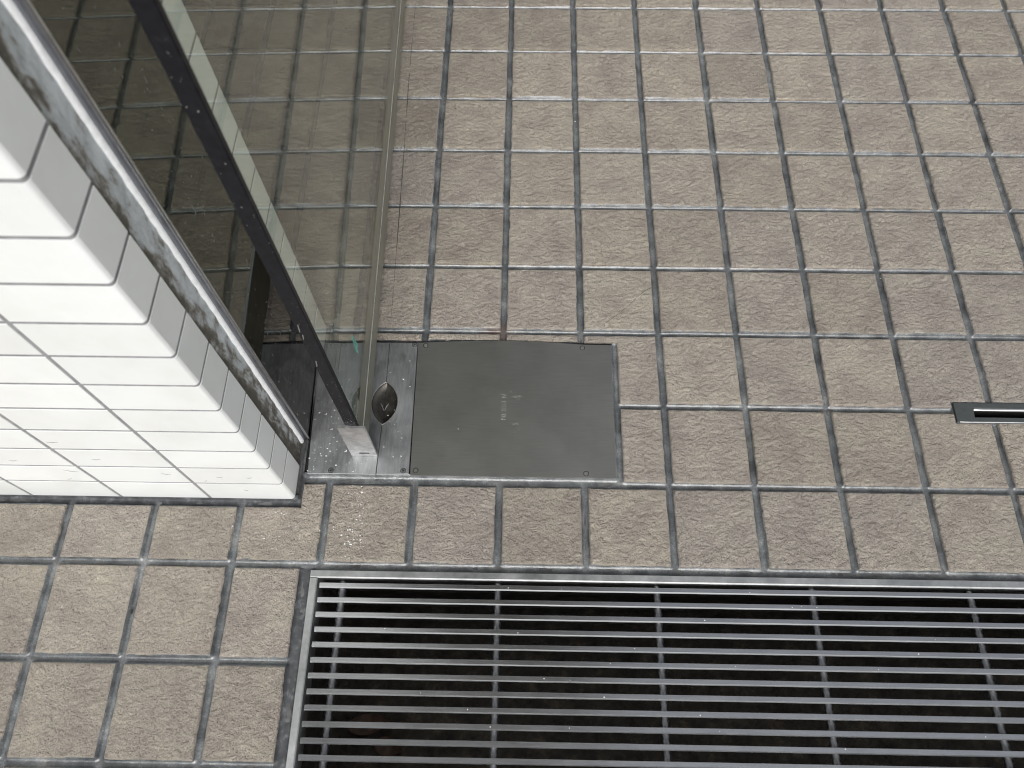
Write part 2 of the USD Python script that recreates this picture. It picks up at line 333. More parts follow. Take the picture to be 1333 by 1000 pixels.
def tile_mesh(poly, seed, step=0.0045, drop=0.0):
    x0, y0, x1, y1 = poly.bounds
    cs = np.array(poly.exterior.coords)
    xs, ys = lines_between(x0, x1, cs[:, 0], step), lines_between(y0, y1, cs[:, 1], step)
    X, Y = np.meshgrid(xs, ys, indexing="ij")
    nx, ny = X.shape
    cx, cy = (xs[:-1] + xs[1:]) / 2, (ys[:-1] + ys[1:]) / 2
    if len(cs) <= 5:
        keep = np.ones((nx - 1, ny - 1), bool)
        dist = np.minimum(np.minimum(X - x0, x1 - X), np.minimum(Y - y0, y1 - Y))
    else:
        keep = np.array([[poly.contains(Point(a, b)) for b in cy] for a in cx])
        dist = np.array([poly.exterior.distance(Point(a, b)) for a, b in zip(X.ravel(), Y.ravel())]).reshape(X.shape)
    P = np.stack([X, Y, np.full_like(X, seed * 0.37)], -1)
    h = 0.0007 * (meshkit.fbm(P * 95.0, 3, seed) - 0.5) * 2 + 0.0005 * (meshkit.fbm(P * 30.0, 2, seed + 9) - 0.5) * 2
    rim = np.clip(1 - dist / 0.0018, 0, 1)
    Z = 0.0002 + h * np.clip(dist / 0.006, 0.35, 1) - 0.0019 * rim ** 1.6 + drop
    wob = np.stack([meshkit.noise(P * 170.0, seed + 3) - 0.5, meshkit.noise(P * 170.0, seed + 5) - 0.5], -1) * 0.0011 + np.stack([meshkit.noise(P * 45.0, seed + 3) - 0.5, meshkit.noise(P * 45.0, seed + 5) - 0.5], -1) * 0.0009
    near = np.clip(1 - dist / 0.004, 0, 1)[..., None]
    XY = np.stack([X, Y], -1) + wob * near
    # tiny rotation and shift: tiles were laid by hand
    rr = np.random.default_rng(seed + 991)
    a = rr.normal(0, 0.0022)
    c = np.array([(x0 + x1) / 2, (y0 + y1) / 2])
    XY = (XY - c) @ np.array([[1, a], [-a, 1]]) + c + rr.normal(0, 0.00025, 2)
    Z = Z + ((X - c[0]) * rr.normal(0, 0.004) + (Y - c[1]) * rr.normal(0, 0.004))
    V = np.dstack([XY, Z]).reshape(-1, 3)
    idx = np.arange(nx * ny).reshape(nx, ny)
    q = np.stack([idx[:-1, :-1], idx[1:, :-1], idx[1:, 1:], idx[:-1, 1:]], -1)[keep]
    F = np.vstack([q[:, [0, 1, 2]], q[:, [0, 2, 3]]])
    # skirt
    e = np.vstack([q[:, [0, 1]], q[:, [1, 2]], q[:, [2, 3]], q[:, [3, 0]]])
    key = {}
    for u, v in e:
        key[(u, v)] = 1
    bd = np.array([(u, v) for (u, v) in key if (v, u) not in key])
    n = len(V)
    low = V.copy()
    low[:, 2] = -0.0085
    V = np.vstack([V, low])
    F = np.vstack([F, np.c_[bd[:, 1], bd[:, 0], bd[:, 0] + n], np.c_[bd[:, 1], bd[:, 0] + n, bd[:, 1] + n]])
    t = trimesh.Trimesh(V, F, process=False)
    t.remove_unreferenced_vertices()
    return t


floor = thing("floor", kind="structure")
hole_polys = unary_union([sbox(a, c, b, d_) for a, b, c, d_ in HOLES])
seen, unseen, rasters = [], [], []
seed = 0
for k in range(-14, 22):
    for j in range(-12, 24):
        seed += 1
        cell = sbox(COL[k] + HALF, ROWY[j] + HALF, COL[k + 1] - HALF, ROWY[j + 1] - HALF)
        if cell.intersects(hole_polys):
            cell = cell.difference(hole_polys)
        for g in getattr(cell, "geoms", [cell]):
            if g.is_empty or g.area < 1e-5:
                continue
            x0, y0, x1, y1 = g.bounds
            if min(x1 - x0, y1 - y0) < 0.004:
                continue
            rasters.append(g)
            qp = project([[x0, y0, 0], [x1, y0, 0], [x1, y1, 0], [x0, y1, 0]])
            hit = qp[:, 0].max() > -30 and qp[:, 0].min() < 1363 and qp[:, 1].max() > -30 and qp[:, 1].min() < 1030
            (seen if hit else unseen).append((g, seed))
for g, s in seen:
    obj("tile", tile_mesh(g, s), "paving_tile", floor, smooth=40)
far = []
for g, s in unseen:
    x0, y0, x1, y1 = g.bounds
    far.append(bevel_prism(sbox(x0, y0, x1, y1) if g.geom_type == "Polygon" and abs(g.area - (x1 - x0) * (y1 - y0)) < 1e-7 else Polygon(g.exterior), -0.0085, 0.0002, 0.001))
obj("outer_tiles", cat(far), "paving_tile", floor, kind="stuff")

# joint mortar: a height field with a hollow, tooled profile, kept only where there are joints
RES = 0.00075
gx0, gx1, gy0, gy1 = -0.90, 1.30, -0.42, 1.00
NX, NY = int((gx1 - gx0) / RES), int((gy1 - gy0) / RES)
tm = np.zeros((NX, NY), bool)


def paint(arr, b, val, pad=0.0):
    a0, a1 = int(round((b[0] - pad - gx0) / RES)), int(round((b[2] + pad - gx0) / RES))
    c0, c1 = int(round((b[1] - pad - gy0) / RES)), int(round((b[3] + pad - gy0) / RES))
    arr[max(a0, 0):max(a1, 0), max(c0, 0):max(c1, 0)] = val


for g in rasters:
    if len(g.exterior.coords) <= 5:
        paint(tm, g.bounds, True)
    else:
        for k in trimesh.path.polygons.__dict__.get("none", []) or [g]:
            x0, y0, x1, y1 = g.bounds
            paint(tm, g.bounds, True)
            for hb in HOLES:
                paint(tm, (hb[0], hb[2], hb[1], hb[3]), False)
solid = tm.copy()
ST_HOLES = [(-3, -0.0241, -0.2345, 0.2085), (-0.2325, 0.0066, 0.1385, 0.1868), (-0.2085, -0.52, 1.02, -0.1058), (0.5540, 0.0858, 0.722, 0.1116)]
for hb in ST_HOLES:
    paint(solid, hb, True)
dist = distance_transform_edt(~solid) * RES
s2 = 2
D = dist[::s2, ::s2]
KEEP = distance_transform_edt(tm)[::s2, ::s2] * RES < 0.003
HM = np.zeros_like(tm)
for hb in ((-3, -0.02, -0.2365, 0.2045), (-0.2325, 0.009, 0.136, 0.184), (-0.2065, -0.52, 1.02, -0.108), (0.556, 0.0875, 0.722, 0.110)):
    paint(HM, hb, True)
KEEP &= ~HM[::s2, ::s2]
xs = gx0 + (np.arange(D.shape[0]) + 0.5) * RES * s2
ys = gy0 + (np.arange(D.shape[1]) + 0.5) * RES * s2
X, Y = np.meshgrid(xs, ys, indexing="ij")
P3 = np.stack([X, Y, np.zeros_like(X)], -1)
u = np.clip(D / HALF, 0, 1.2)
Z = -0.0010 - 0.0050 * np.sqrt(np.clip(1 - (1 - np.minimum(u, 1)) ** 2, 0, 1)) + 0.0004 * (meshkit.noise(P3 * 260.0, 3) - 0.5) + 0.0007 * (meshkit.noise(P3 * 40.0, 4) - 0.5)
idx = np.arange(D.size).reshape(D.shape)
kq = KEEP[:-1, :-1]
q = np.stack([idx[:-1, :-1], idx[1:, :-1], idx[1:, 1:], idx[:-1, 1:]], -1)[kq]
gv = np.dstack([X, Y, Z]).reshape(-1, 3)
mid = gv[q[:, 0]]
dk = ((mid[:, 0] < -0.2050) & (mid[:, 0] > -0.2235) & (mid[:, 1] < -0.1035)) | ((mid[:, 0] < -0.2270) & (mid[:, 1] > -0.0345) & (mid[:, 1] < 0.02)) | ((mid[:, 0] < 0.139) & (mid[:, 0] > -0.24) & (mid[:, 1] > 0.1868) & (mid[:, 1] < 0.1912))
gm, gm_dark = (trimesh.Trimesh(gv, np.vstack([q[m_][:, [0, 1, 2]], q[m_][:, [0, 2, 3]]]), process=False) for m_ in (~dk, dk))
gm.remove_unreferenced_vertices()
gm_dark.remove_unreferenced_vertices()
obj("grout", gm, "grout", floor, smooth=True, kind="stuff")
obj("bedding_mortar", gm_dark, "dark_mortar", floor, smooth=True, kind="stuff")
bed = sbox(-14, -14, 14, 14).difference(sbox(PIT[0] - 0.004, PIT[2] - 0.004, PIT[1] + 0.004, PIT[3] + 0.004))
bed = bed.difference(sbox(0.5550, 0.0868, 0.720, 0.1106))
obj("ground", prism(bed, -0.02, -0.0062), "mortar_bed", kind="structure")

# ------------------------------------------------------------------ white tiled wall with steel door jamb
wall = thing("tiled_wall", "white glazed tile wall end with steel trim along its corner, beside the glass door", "wall")
WX, WF, WB = -0.2380, -0.0241, 0.2090
TOP = 2.45
def core_outline():
    g_, rad = 0.0006, 0.0042
    xr, xi = WX - g_, WX - 0.0042
    arc = [(WX - rad + (rad - g_) * math.cos(math.radians(t)), WF + rad + (rad - g_) * math.sin(math.radians(t))) for t in np.linspace(-90, 0, 8)]
    half = [(-2.2, WF + g_)] + arc + [(xr, 0.0166), (xi, 0.0166)]
    return Polygon(half + [(x, WF + WB - y) for x, y in half[::-1]])


obj("core", prism(core_outline(), -0.006, TOP), "wall_mortar", wall)
VJ = [-0.3365, -0.4415, -0.5470, -0.6520, -0.7570]
JH, JW = 0.0040, 0.0042


def corner_poly(x_left, yend, mirror=False):
    rad, th = 0.0042, 0.0065
    pts = [(x_left, WF)]
    for t in np.linspace(-90, 0, 8):
        pts.append((WX - rad + rad * math.cos(math.radians(t)), WF + rad + rad * math.sin(math.radians(t))))
    pts += [(WX, yend), (WX - th, yend), (WX - th, WF + th), (x_left, WF + th)]
    if mirror:
        pts = [(x, WF + WB - y) for x, y in pts][::-1]
    return Polygon(pts)


def tile_xz(x0, x1, z0, z1, y, th=0.0065, b=0.0004):
    """A glazed tile whose face looks towards -y, its rim rounded off."""
    m = bevel_prism(sbox(x0, z0, x1, z1), 0, th, b)
    v = m.vertices.copy()
    m.vertices = np.c_[v[:, 0], y + th - v[:, 2], v[:, 1]]
    return m


zj = [0.0] + [0.0535 + 0.05 * k for k in range(60)]
n_seen = 14
rest = []
for c in range(48):
    z0, z1 = (0.0008 if c == 0 else zj[c] + JH / 2), zj[c + 1] - JH / 2
    if z1 > TOP:
        break
    row = [("corner_tile", bevel_vert(corner_poly(VJ[0] + JW / 2, 0.0170), z0, z1) if False else prism(corner_poly(VJ[0] + JW / 2, 0.0170), z0, z1)),
           ("corner_tile", prism(corner_poly(VJ[0] + JW / 2, WF + WB - 0.1665, True), z0, z1))]
    for a, b in zip(VJ[:-1], VJ[1:]):
        row.append(("tile", tile_xz(b + JW / 2, a - JW / 2, z0, z1, WF)))
    if c < n_seen:
        for n_, m_ in row:
            obj(n_, m_, "white_tile", wall, smooth=50)
        rest += [tile_xz(VJ[-1] - 0.105 * (i + 1) + JW / 2, VJ[-1] - 0.105 * i - JW / 2, z0, z1, WF) for i in range(12)]
    else:
        rest += [m_ for _, m_ in row]
obj("outer_tiles", cat(rest), "white_tile", wall, kind="stuff")

# sealant strip, steel trim, polished jamb panel (turned by about two degrees), second sealant strip
sy = np.linspace(0.0172, 0.0460, 9)
sz = np.linspace(0.001, TOP, 600)
SY, SZ = np.meshgrid(sy, sz, indexing="ij")
PP = np.stack([SY * 0, SY, SZ], -1)
SX = WX - 0.0016 + 0.0010 * (meshkit.fbm(PP * 90.0, 3, 4) - 0.5) * 2
idx = np.arange(SX.size).reshape(SX.shape)
q = np.stack([idx[:-1, :-1], idx[1:, :-1], idx[1:, 1:], idx[:-1, 1:]], -1).reshape(-1, 4)
obj("sealant_strip", trimesh.Trimesh(np.dstack([SX, SY, SZ]).reshape(-1, 3), np.vstack([q[:, [0, 1, 2]], q[:, [0, 2, 3]]]), process=False), "stained_sealant", wall, smooth=True)
obj("sealant_strip", bx(WX - 0.004, WX - 0.0016, 0.1625, 0.1665, 0.001, TOP), "stained_sealant", wall)
JA = -0.034


def jx(y):
    return -0.2308 + JA * (y - 0.05)


bead = Polygon([(-0.2405, 0.0450), (-0.2390, 0.0451), (-0.2377, 0.0458), (-0.2371, 0.0470), (-0.2370, 0.0491), (-0.2405, 0.0491)])
zb_ = np.arange(0.0008, TOP, 0.005)
bc_ = np.array(bead.exterior.coords)[:-1]
if not bead.exterior.is_ccw:
    bc_ = bc_[::-1]
nb = len(bc_)
V, F = [], []
for i, z in enumerate(zb_):
    wy = 0.0009 * (meshkit.fbm(np.array([[z * 60, 0.3, 0.0]]), 2, 5)[0] - 0.5)
    for x, y in bc_:
        V.append((x, y + (wy if y < 0.0462 else 0.0), z))
    if i:
        o = nb * (i - 1)
        for k in range(nb):
            k2 = (k + 1) % nb
            F += [[o + k, o + k2, o + nb + k2], [o + k, o + nb + k2, o + nb + k]]
obj("white_bead", trimesh.Trimesh(np.array(V), np.array(F), process=False), "white_sealant", wall, smooth=40)
trim = Polygon([(-0.2405, 0.0492), (-0.2322, 0.0492), (-0.2312, 0.0495), (-0.2305, 0.0502), (-0.2304, 0.0510), (-0.2304, 0.0526), (jx(0.0526) - 0.0004, 0.0530), (-0.2405, 0.0530)])
obj("steel_trim", prism(trim, 0.0008, TOP), "trim_steel", wall)
obj("trim_edge", tube(np.array([[-0.2306, 0.0511, 0.001], [-0.2306, 0.0511, 1.2], [-0.2306, 0.0511, TOP]]), 0.00045, 8), "slot_lip", wall, smooth=True)
panel = Polygon([(-0.2405, 0.0533), (jx(0.0533), 0.0533), (jx(0.1622), 0.1622), (-0.2405, 0.1622)])
obj("jamb_panel", prism(panel, 0.0008, TOP), "jamb_steel", wall, label="dark mirror-polished jamb panel")
scf = []
for (x, z, L, a) in ((-0.300, 0.075, 0.004, 0.3), (-0.355, 0.083, 0.006, -0.4), (-0.41, 0.125, 0.005, 0.1), (-0.47, 0.062, 0.004, 0.6), (-0.285, 0.031, 0.003, -0.5), (-0.32, 0.062, 0.003, 0.9), (-0.455, 0.088, 0.009, -0.7), (-0.50, 0.118, 0.005, 0.2), (-0.43, 0.172, 0.006, 0.0), (-0.38, 0.155, 0.003, 0.4), (-0.268, 0.074, 0.004, 0.5)):
    t = np.linspace(-1, 1, 7)
    pts = np.c_[x + L * t * math.cos(a), np.full(7, WF - 0.0001), z + L * 0.55 * t * math.sin(a) + 0.0012 * t * t]
    scf.append(tube(pts, 0.00028 * (1.15 - t * t), 5))
dst = []
rd = np.random.default_rng(12)
for i in range(150):
    y, z, L = np.clip(rd.normal(0.095, 0.022), 0.056, 0.158), abs(rd.normal(0.28, 0.17)) + 0.02, 0.0004 + 0.0022 * rd.uniform() ** 3
    b_ = bx(-0.00005, 0.00012, -0.00018, 0.00018, -L, L)
    b_.apply_transform(trimesh.transformations.rotation_matrix(rd.normal(0, 0.5), [1, 0, 0]))
    b_.apply_translation([jx(y), y, z])
    dst.append(b_)
obj("dust_streaks", cat(dst), "dust", wall, kind="stuff")
obj("scuff_marks", cat(scf), "scuff", wall, kind="stuff")

# ------------------------------------------------------------------ open frameless glass door
door = thing("glass_door", "clear frameless glass door standing open, with a black edge seal and steel foot bracket", "door")


def dxr(y):
    return -0.1556 - 0.0185 * (y - 0.05)


TH, YD0, YD1, ZB, ZT = 0.0120, 0.0385, 0.90, 0.0870, 2.15


def door_slab(y0, y1, z0, z1, in0=0.0, in1=0.0):
    return prism(Polygon([(dxr(y0) - TH + in0, y0), (dxr(y0) - in1, y0), (dxr(y1) - in1, y1), (dxr(y1) - TH + in0, y1)]), z0, z1)


obj("glass_pane", door_slab(YD0, YD1, ZB, ZT), "door_glass", door)
yy = np.arange(0.088, ZT, 0.006)
sl = []
jag = 0.0009 * (meshkit.fbm(np.c_[yy * 60, yy * 0, yy * 0], 3, 2) - 0.4)
V, F = [], []
for i, z in enumerate(yy):
    xl, xr = dxr(0.034) - TH - 0.0006 - max(jag[i], 0), dxr(0.034) + 0.0002
    V += [(xl, 0.0335, z), (xr - 0.001, 0.0332, z), (xr, 0.0342, z), (xr, 0.0382, z), (xl, 0.0382, z)]
    if i:
        o = 5 * (i - 1)
        for k in range(5):
            k2 = (k + 1) % 5
            F += [[o + k, o + k2, o + 5 + k2], [o + k, o + 5 + k2, o + 5 + k]]
obj("edge_seal", trimesh.Trimesh(np.array(V), np.array(F), process=False), "black_seal", door, smooth=30)
# bottom rail: a dull olive metal section with a groove along its face and a bright tube that paints the floor's reflection in it
ZR = 0.0190


def rail_profile(z0, z1, in_r):
    return door_slab(YD0 - 0.0005, YD1, z0, z1, 0.0004, in_r)


obj("bottom_rail", cat([rail_profile(ZR, 0.0490, 0.0), rail_profile(0.0490, 0.0575, 0.0030), rail_profile(0.0575, ZB - 0.0003, 0.0)]), "rail_metal", door)
yb = np.linspace(YD0 + 0.002, YD1, 60)
obj("rail_bead", tube(np.c_[dxr(yb) - 0.0012, yb, np.full_like(yb, 0.0505)], 0.0012, 6), "rail_bead", door, smooth=True)  # bright strip standing in for a reflection along the rail
# foot bracket: a bent steel plate with an oblong screw hole, closing off the lower front corner
bc = dxr(0.03) - TH / 2 - 0.0004
plate = m3.Manifold.cube([0.0305, 0.0028, 0.0865], True).translate([bc, 0.0316, 0.0445])
slot = m3.Manifold.hull(m3.Manifold.cylinder(0.02, 0.0023, 0.0023, 24, True).rotate([90, 0, 0]).translate([bc - 0.0028, 0.0316, 0.0105]) + m3.Manifold.cylinder(0.02, 0.0023, 0.0023, 24, True).rotate([90, 0, 0]).translate([bc + 0.0052, 0.0316, 0.0105]))
br = plate - slot
obj("foot_bracket", br, "bracket_metal", door)
obj("bracket_screw", m3.Manifold.cylinder(0.0016, 0.0034, 0.0034, 20, True).rotate([90, 0, 0]).translate([bc + 0.001, 0.0350, 0.0105]), "black_gap", door)  # black disc behind the hole paints its dark depth; no screw here
flk = []
rf = np.random.default_rng(44)
for i in range(70):
    z = 0.095 + 0.50 * rf.uniform() ** 2.2
    x = dxr(0.034) - TH * rf.uniform(0.03, 0.97)
    w_, h_ = 0.0001 + 0.0003 * rf.uniform() ** 3, 0.00012 + 0.0006 * rf.uniform() ** 3
    b_ = bx(-w_, w_, -0.0002, 0.0, -h_, h_)
    b_.apply_transform(trimesh.transformations.rotation_matrix(rf.uniform(-0.8, 0.8), [0, 1, 0]))
    b_.apply_translation([x, 0.0332, z])
    flk.append(b_)
for (z, L) in ((0.30, 0.006), (0.285, 0.004), (0.235, 0.005)):
    flk.append(tube(np.c_[np.full(6, dxr(0.034) - TH * 0.9) + np.linspace(0, 0.0012, 6), np.full(6, 0.0334), z + np.linspace(-L, L, 6)], 0.0004, 5))
obj("dust_flecks", cat(flk), "fleck", door, kind="stuff")
pts = []
for (dy, dz) in ((0.0, 0.030), (0.0042, 0.020), (0.0048, 0.010), (0.0066, 0.0025), (0.0030, -0.0050), (-0.0004, -0.0115), (-0.0018, -0.003), (-0.0040, 0.004), (-0.0026, 0.015), (-0.0012, 0.022)):
    pts.append((dy, dz))
sm = prism(Polygon(pts), 0, 0.0003)
v = sm.vertices
ys0, zs0 = 0.1085, 0.124
sm.vertices = np.c_[dxr(ys0 + v[:, 0]) + 0.0002 + v[:, 2], ys0 + v[:, 0], zs0 + v[:, 1]]
sm.invert()
obj("paint_smear", sm, "teal_paint", door, label="small teal smear on the glass near its lower corner")

# ------------------------------------------------------------------ floor hinge: split pivot plate and the large cover plate
pv = thing("pivot_plate", "steel pivot plate split in two around an eye-shaped hole, under the glass door", "plate")
EC, R_ = (-0.1443, 0.1005), 0.0337
e1, e2 = Point(EC[0] - (R_ - 0.0165), EC[1]).buffer(R_, 48), Point(EC[0] + (R_ - 0.0165), EC[1]).buffer(R_, 48)
eye = e1.intersection(e2)
LP = Polygon([(-0.2275, 0.0075), (-0.1465, 0.0075), (-0.1447, 0.1005), (-0.1452, 0.1848), (-0.2338, 0.1836)]).difference(eye)
RP = Polygon([(-0.1459, 0.0075), (-0.1075, 0.0085), (-0.1090, 0.1849), (-0.1446, 0.1848), (-0.1441, 0.1005)]).difference(eye)
for pgn in (LP, RP):
    obj("plate_half", bevel_prism(pgn.simplify(0.00004), -0.0022, 0.0008, 0.0004), "pivot_steel", pv)
ec = np.array(eye.exterior.coords)[:-1]
obj("eye_rim", tube(np.c_[ec, np.full(len(ec), 0.0002)], 0.0007, 8, closed=True), "screw_steel", pv, smooth=True)
# shallow bowl below the eye, with the spindle socket
bowl_v, bowl_f = [], []
levels = ((1.0, -0.0004), (0.93, -0.0045), (0.6, -0.0058), (0.25, -0.0060))
for s_, z_ in levels:
    bowl_v += [(EC[0] + (x - EC[0]) * s_, EC[1] + (y - EC[1]) * s_, z_) for x, y in ec]
n = len(ec)
for l in range(len(levels) - 1):
    for i in range(n):
        j = (i + 1) % n
        bowl_f += [[l * n + i, l * n + j, (l + 1) * n + j], [l * n + i, (l + 1) * n + j, (l + 1) * n + i]]
bowl_v.append((EC[0], EC[1], -0.0061))
for i in range(n):
    bowl_f.append([3 * n + i, 3 * n + (i + 1) % n, 4 * n])
bw = trimesh.Trimesh(np.array(bowl_v), np.array(bowl_f), process=False)
if bw.face_normals[:, 2].mean() < 0:
    bw.invert()
obj("pivot_bowl", bw, "basin_steel", pv, smooth=True)
ang = np.linspace(0, 2 * np.pi, 24, endpoint=False)
obj("spindle_socket", cat([bx(EC[0] - 0.0012, EC[0] + 0.0004, EC[1] - 0.009, EC[1] + 0.0015, -0.0058, -0.0054), bx(EC[0] - 0.0007, EC[0] - 0.0003, EC[1] - 0.026, EC[1] + 0.027, -0.0056, -0.0052)]), "black_gap", pv)
for sx in (-1, 1):
    t = np.linspace(0, 1, 6)
    obj("grit", tube(np.c_[EC[0] - 0.0006 + sx * (0.0008 + 0.0042 * t), EC[1] - 0.008 + 0.011 * t + 0.001 * np.sin(5 * t), np.full(6, -0.0050)], 0.0006 * (0.5 + 0.6 * np.sin(3 * t)), 6), "slot_lip", pv, smooth=True)  # bright strokes paint the V-shaped reflection in the bowl
obj("under_gap", prism(sbox(-0.2325, 0.0065, 0.1395, 0.1905).difference(eye.buffer(0.0002)), -0.0060, -0.0045), "black_gap", pv)


def screw(parent, x, y, z=0.0008, rad=0.0024):
    h = m3.Manifold.cylinder(0.0009, rad, rad * 0.8, 28).translate([x, y, z - 0.0003])
    h -= m3.Manifold.cube([rad * 1.3, 0.0007, 0.002], True).rotate([0, 0, 40]).translate([x, y, z + 0.0010])
    h -= m3.Manifold.cube([0.0007, rad * 1.3, 0.002], True).rotate([0, 0, 40]).translate([x, y, z + 0.0010])
    s_ = obj("screw", h, "screw_steel", parent)
    ring = tube(np.c_[x + (rad + 0.0006) * np.cos(ang), y + (rad + 0.0006) * np.sin(ang), np.full(24, z + 0.00005)], 0.00035, 6, closed=True)
    obj("screw_ring", ring, "black_gap", parent)
    return s_


for p_ in ((-0.1998, 0.0118), (-0.1142, 0.0127), (-0.1127, 0.1825)):
    screw(pv, *p_)

cv = thing("hinge_cover_plate", "broad dull steel cover plate let into the tiles, screwed at its corners", "cover plate")
nx, ny = 60, 44
uu, vv = np.meshgrid(np.linspace(0, 1, nx), np.linspace(0, 1, ny), indexing="ij")
xl = -0.1056 + (-0.1083 + 0.1056) * vv
X = xl + (0.1377 - xl) * uu
yt = 0.1853 + 0.0042 * np.sin(np.pi * np.clip(uu * 1.15, 0, 1)) ** 1.0
Y = 0.0072 + (yt - 0.0072) * vv
Pz = np.stack([X, Y, X * 0], -1)
Z = 0.0010 + 0.0014 * np.sin(np.pi * uu) * np.sin(np.pi * vv) * 0.6 + 0.0006 * np.exp(-((uu - 0.5) ** 2) / 0.06) * vv ** 4 + 0.00012 * (meshkit.fbm(Pz * 14, 2, 8) - 0.5)
idx = np.arange(nx * ny).reshape(nx, ny)
q = np.stack([idx[:-1, :-1], idx[1:, :-1], idx[1:, 1:], idx[:-1, 1:]], -1).reshape(-1, 4)
V = np.dstack([X, Y, Z]).reshape(-1, 3)
F = np.vstack([q[:, [0, 1, 2]], q[:, [0, 2, 3]]])
loop = np.concatenate([idx[:, 0], idx[-1, 1:], idx[-2::-1, -1], idx[0, -2:0:-1]])
low = V[loop].copy()
low[:, 2] = -0.0015
n0 = len(V)
j_ = np.arange(len(loop))
jn = (j_ + 1) % len(loop)
F = np.vstack([F, np.c_[loop[j_], n0 + j_, n0 + jn], np.c_[loop[j_], n0 + jn, loop[jn]]])
obj("plate", trimesh.Trimesh(np.vstack([V, low]), F, process=False), "cover_steel", cv, smooth=35)


def cover_z(x, y):
    i = np.argmin(np.hypot(V[:, 0] - x, V[:, 1] - y))
    return V[i, 2]


def lettering(name, text, h, x, y, spread=1.0):
    out = []
    for i, ch in enumerate(text):
        m = meshkit.text_mesh(ch, h, 0.00022)
        m.apply_translation([i * spread, 0, 0])
        out.append(m)
    m = cat(out)
    v = m.vertices.copy()
    m.vertices = np.c_[x - v[:, 1], y + v[:, 0], v[:, 2] + cover_z(x - 0.003, y + 0.015) - 0.00006]
    return obj(name, m, "engraved_steel", cv, label="faint stamped maker's lettering, turned on its side")


lettering("lettering", "NISSIN", 0.0062, 0.0060, 0.0790, 0.0058)
st = []
r2 = np.random.default_rng(5)
for cy0 in (0.0690, 0.1130):
    for i in range(9):
        x, y = 0.0185 + r2.uniform(-0.006, 0.006), cy0 + r2.uniform(-0.006, 0.006)
        L = r2.uniform(0.0012, 0.0035)
        st.append(bx(x - L, x + L, y - 0.00016, y + 0.00016, cover_z(x, y) - 0.0002, cover_z(x, y) + 0.00012) if i % 3 else bx(x - 0.00016, x + 0.00016, y - L, y + L, cover_z(x, y) - 0.0002, cover_z(x, y) + 0.00012))
obj("worn_stamp", cat(st), "engraved_steel", cv, kind="stuff")
for p_ in ((-0.0995, 0.0130), (0.1022, 0.0122), (-0.0985, 0.1815), (0.1014, 0.1808)):
    screw(cv, *p_, z=cover_z(*p_))

# ------------------------------------------------------------------ steel drain grate
gr = thing("drain_grate", "long stainless steel drain grate of close parallel bars in the foreground", "drain grate")
GX1 = 1.0


def yprofile(poly, x0, x1):
    """A (y, z) outline swept along x."""
    m = prism(poly, 0, x1 - x0)
    v = m.vertices.copy()
    m.vertices = np.c_[x0 + v[:, 2], v[:, 0], v[:, 1]]
    return m


fp = Polygon([(-0.1060, -0.030), (-0.1060, 0.0003), (-0.1062, 0.0006), (-0.1128, 0.0006), (-0.1142, -0.0008), (-0.1142, -0.030)])
obj("frame", yprofile(fp, -0.2083, GX1), "frame_steel", gr)
lf = [(-0.2083, -0.030), (-0.2083, 0.0003), (-0.2080, 0.0006), (-0.2010, 0.0006), (-0.1999, -0.0006), (-0.1999, -0.030)]
m = prism(Polygon([(x, z) for x, z in lf]), 0, 0.39)
v = m.vertices.copy()
m.vertices = np.c_[v[:, 0], -0.1146 - v[:, 2], v[:, 1]]
m.invert()
obj("frame", m, "frame_steel", gr)
bar_w = 0.0058
for i in range(24):
    y1 = -0.1192 - 0.01575 * i
    y0 = y1 - bar_w
    zt = -0.0006 + rng.normal(0, 0.00015)
    prof = Polygon([(y0, zt - 0.0036), (y0, zt - 0.0014), (y0 + 0.0013, zt), (y1 - 0.0004, zt), (y1, zt - 0.0004), (y1, zt - 0.0036), (y1 - 0.0020, zt - 0.0046), (y1 - 0.0020, zt - 0.026), (y0 + 0.0020, zt - 0.026), (y0 + 0.0020, zt - 0.0046)])
    obj("bar", yprofile(prof, -0.1972 + rng.normal(0, 0.0003), GX1), "grate_steel", gr)
for i, x in enumerate((-0.1745, 0.0008, 0.1795, 0.3530, 0.5290, 0.7050, 0.8800)):
    yy = np.arange(-0.495, -0.114, 0.0012)
    V, F = [], []
    for k, y in enumerate(yy):
        a = y / 0.024 * 2 * np.pi + i
        for t in range(8):
            rad = 0.0046 if t % 2 == 0 else 0.0037
            V.append((x + rad * math.cos(a + t * np.pi / 4), y, -0.0165 + rad * math.sin(a + t * np.pi / 4)))
        if k:
            o = 8 * (k - 1)
            for t in range(8):
                t2 = (t + 1) % 8
                F += [[o + t, o + t2, o + 8 + t2], [o + t, o + 8 + t2, o + 8 + t]]
    tm_ = trimesh.Trimesh(np.array(V), np.array(F), process=False)
    obj("cross_rod", tm_, "rod_steel", gr, smooth=True)
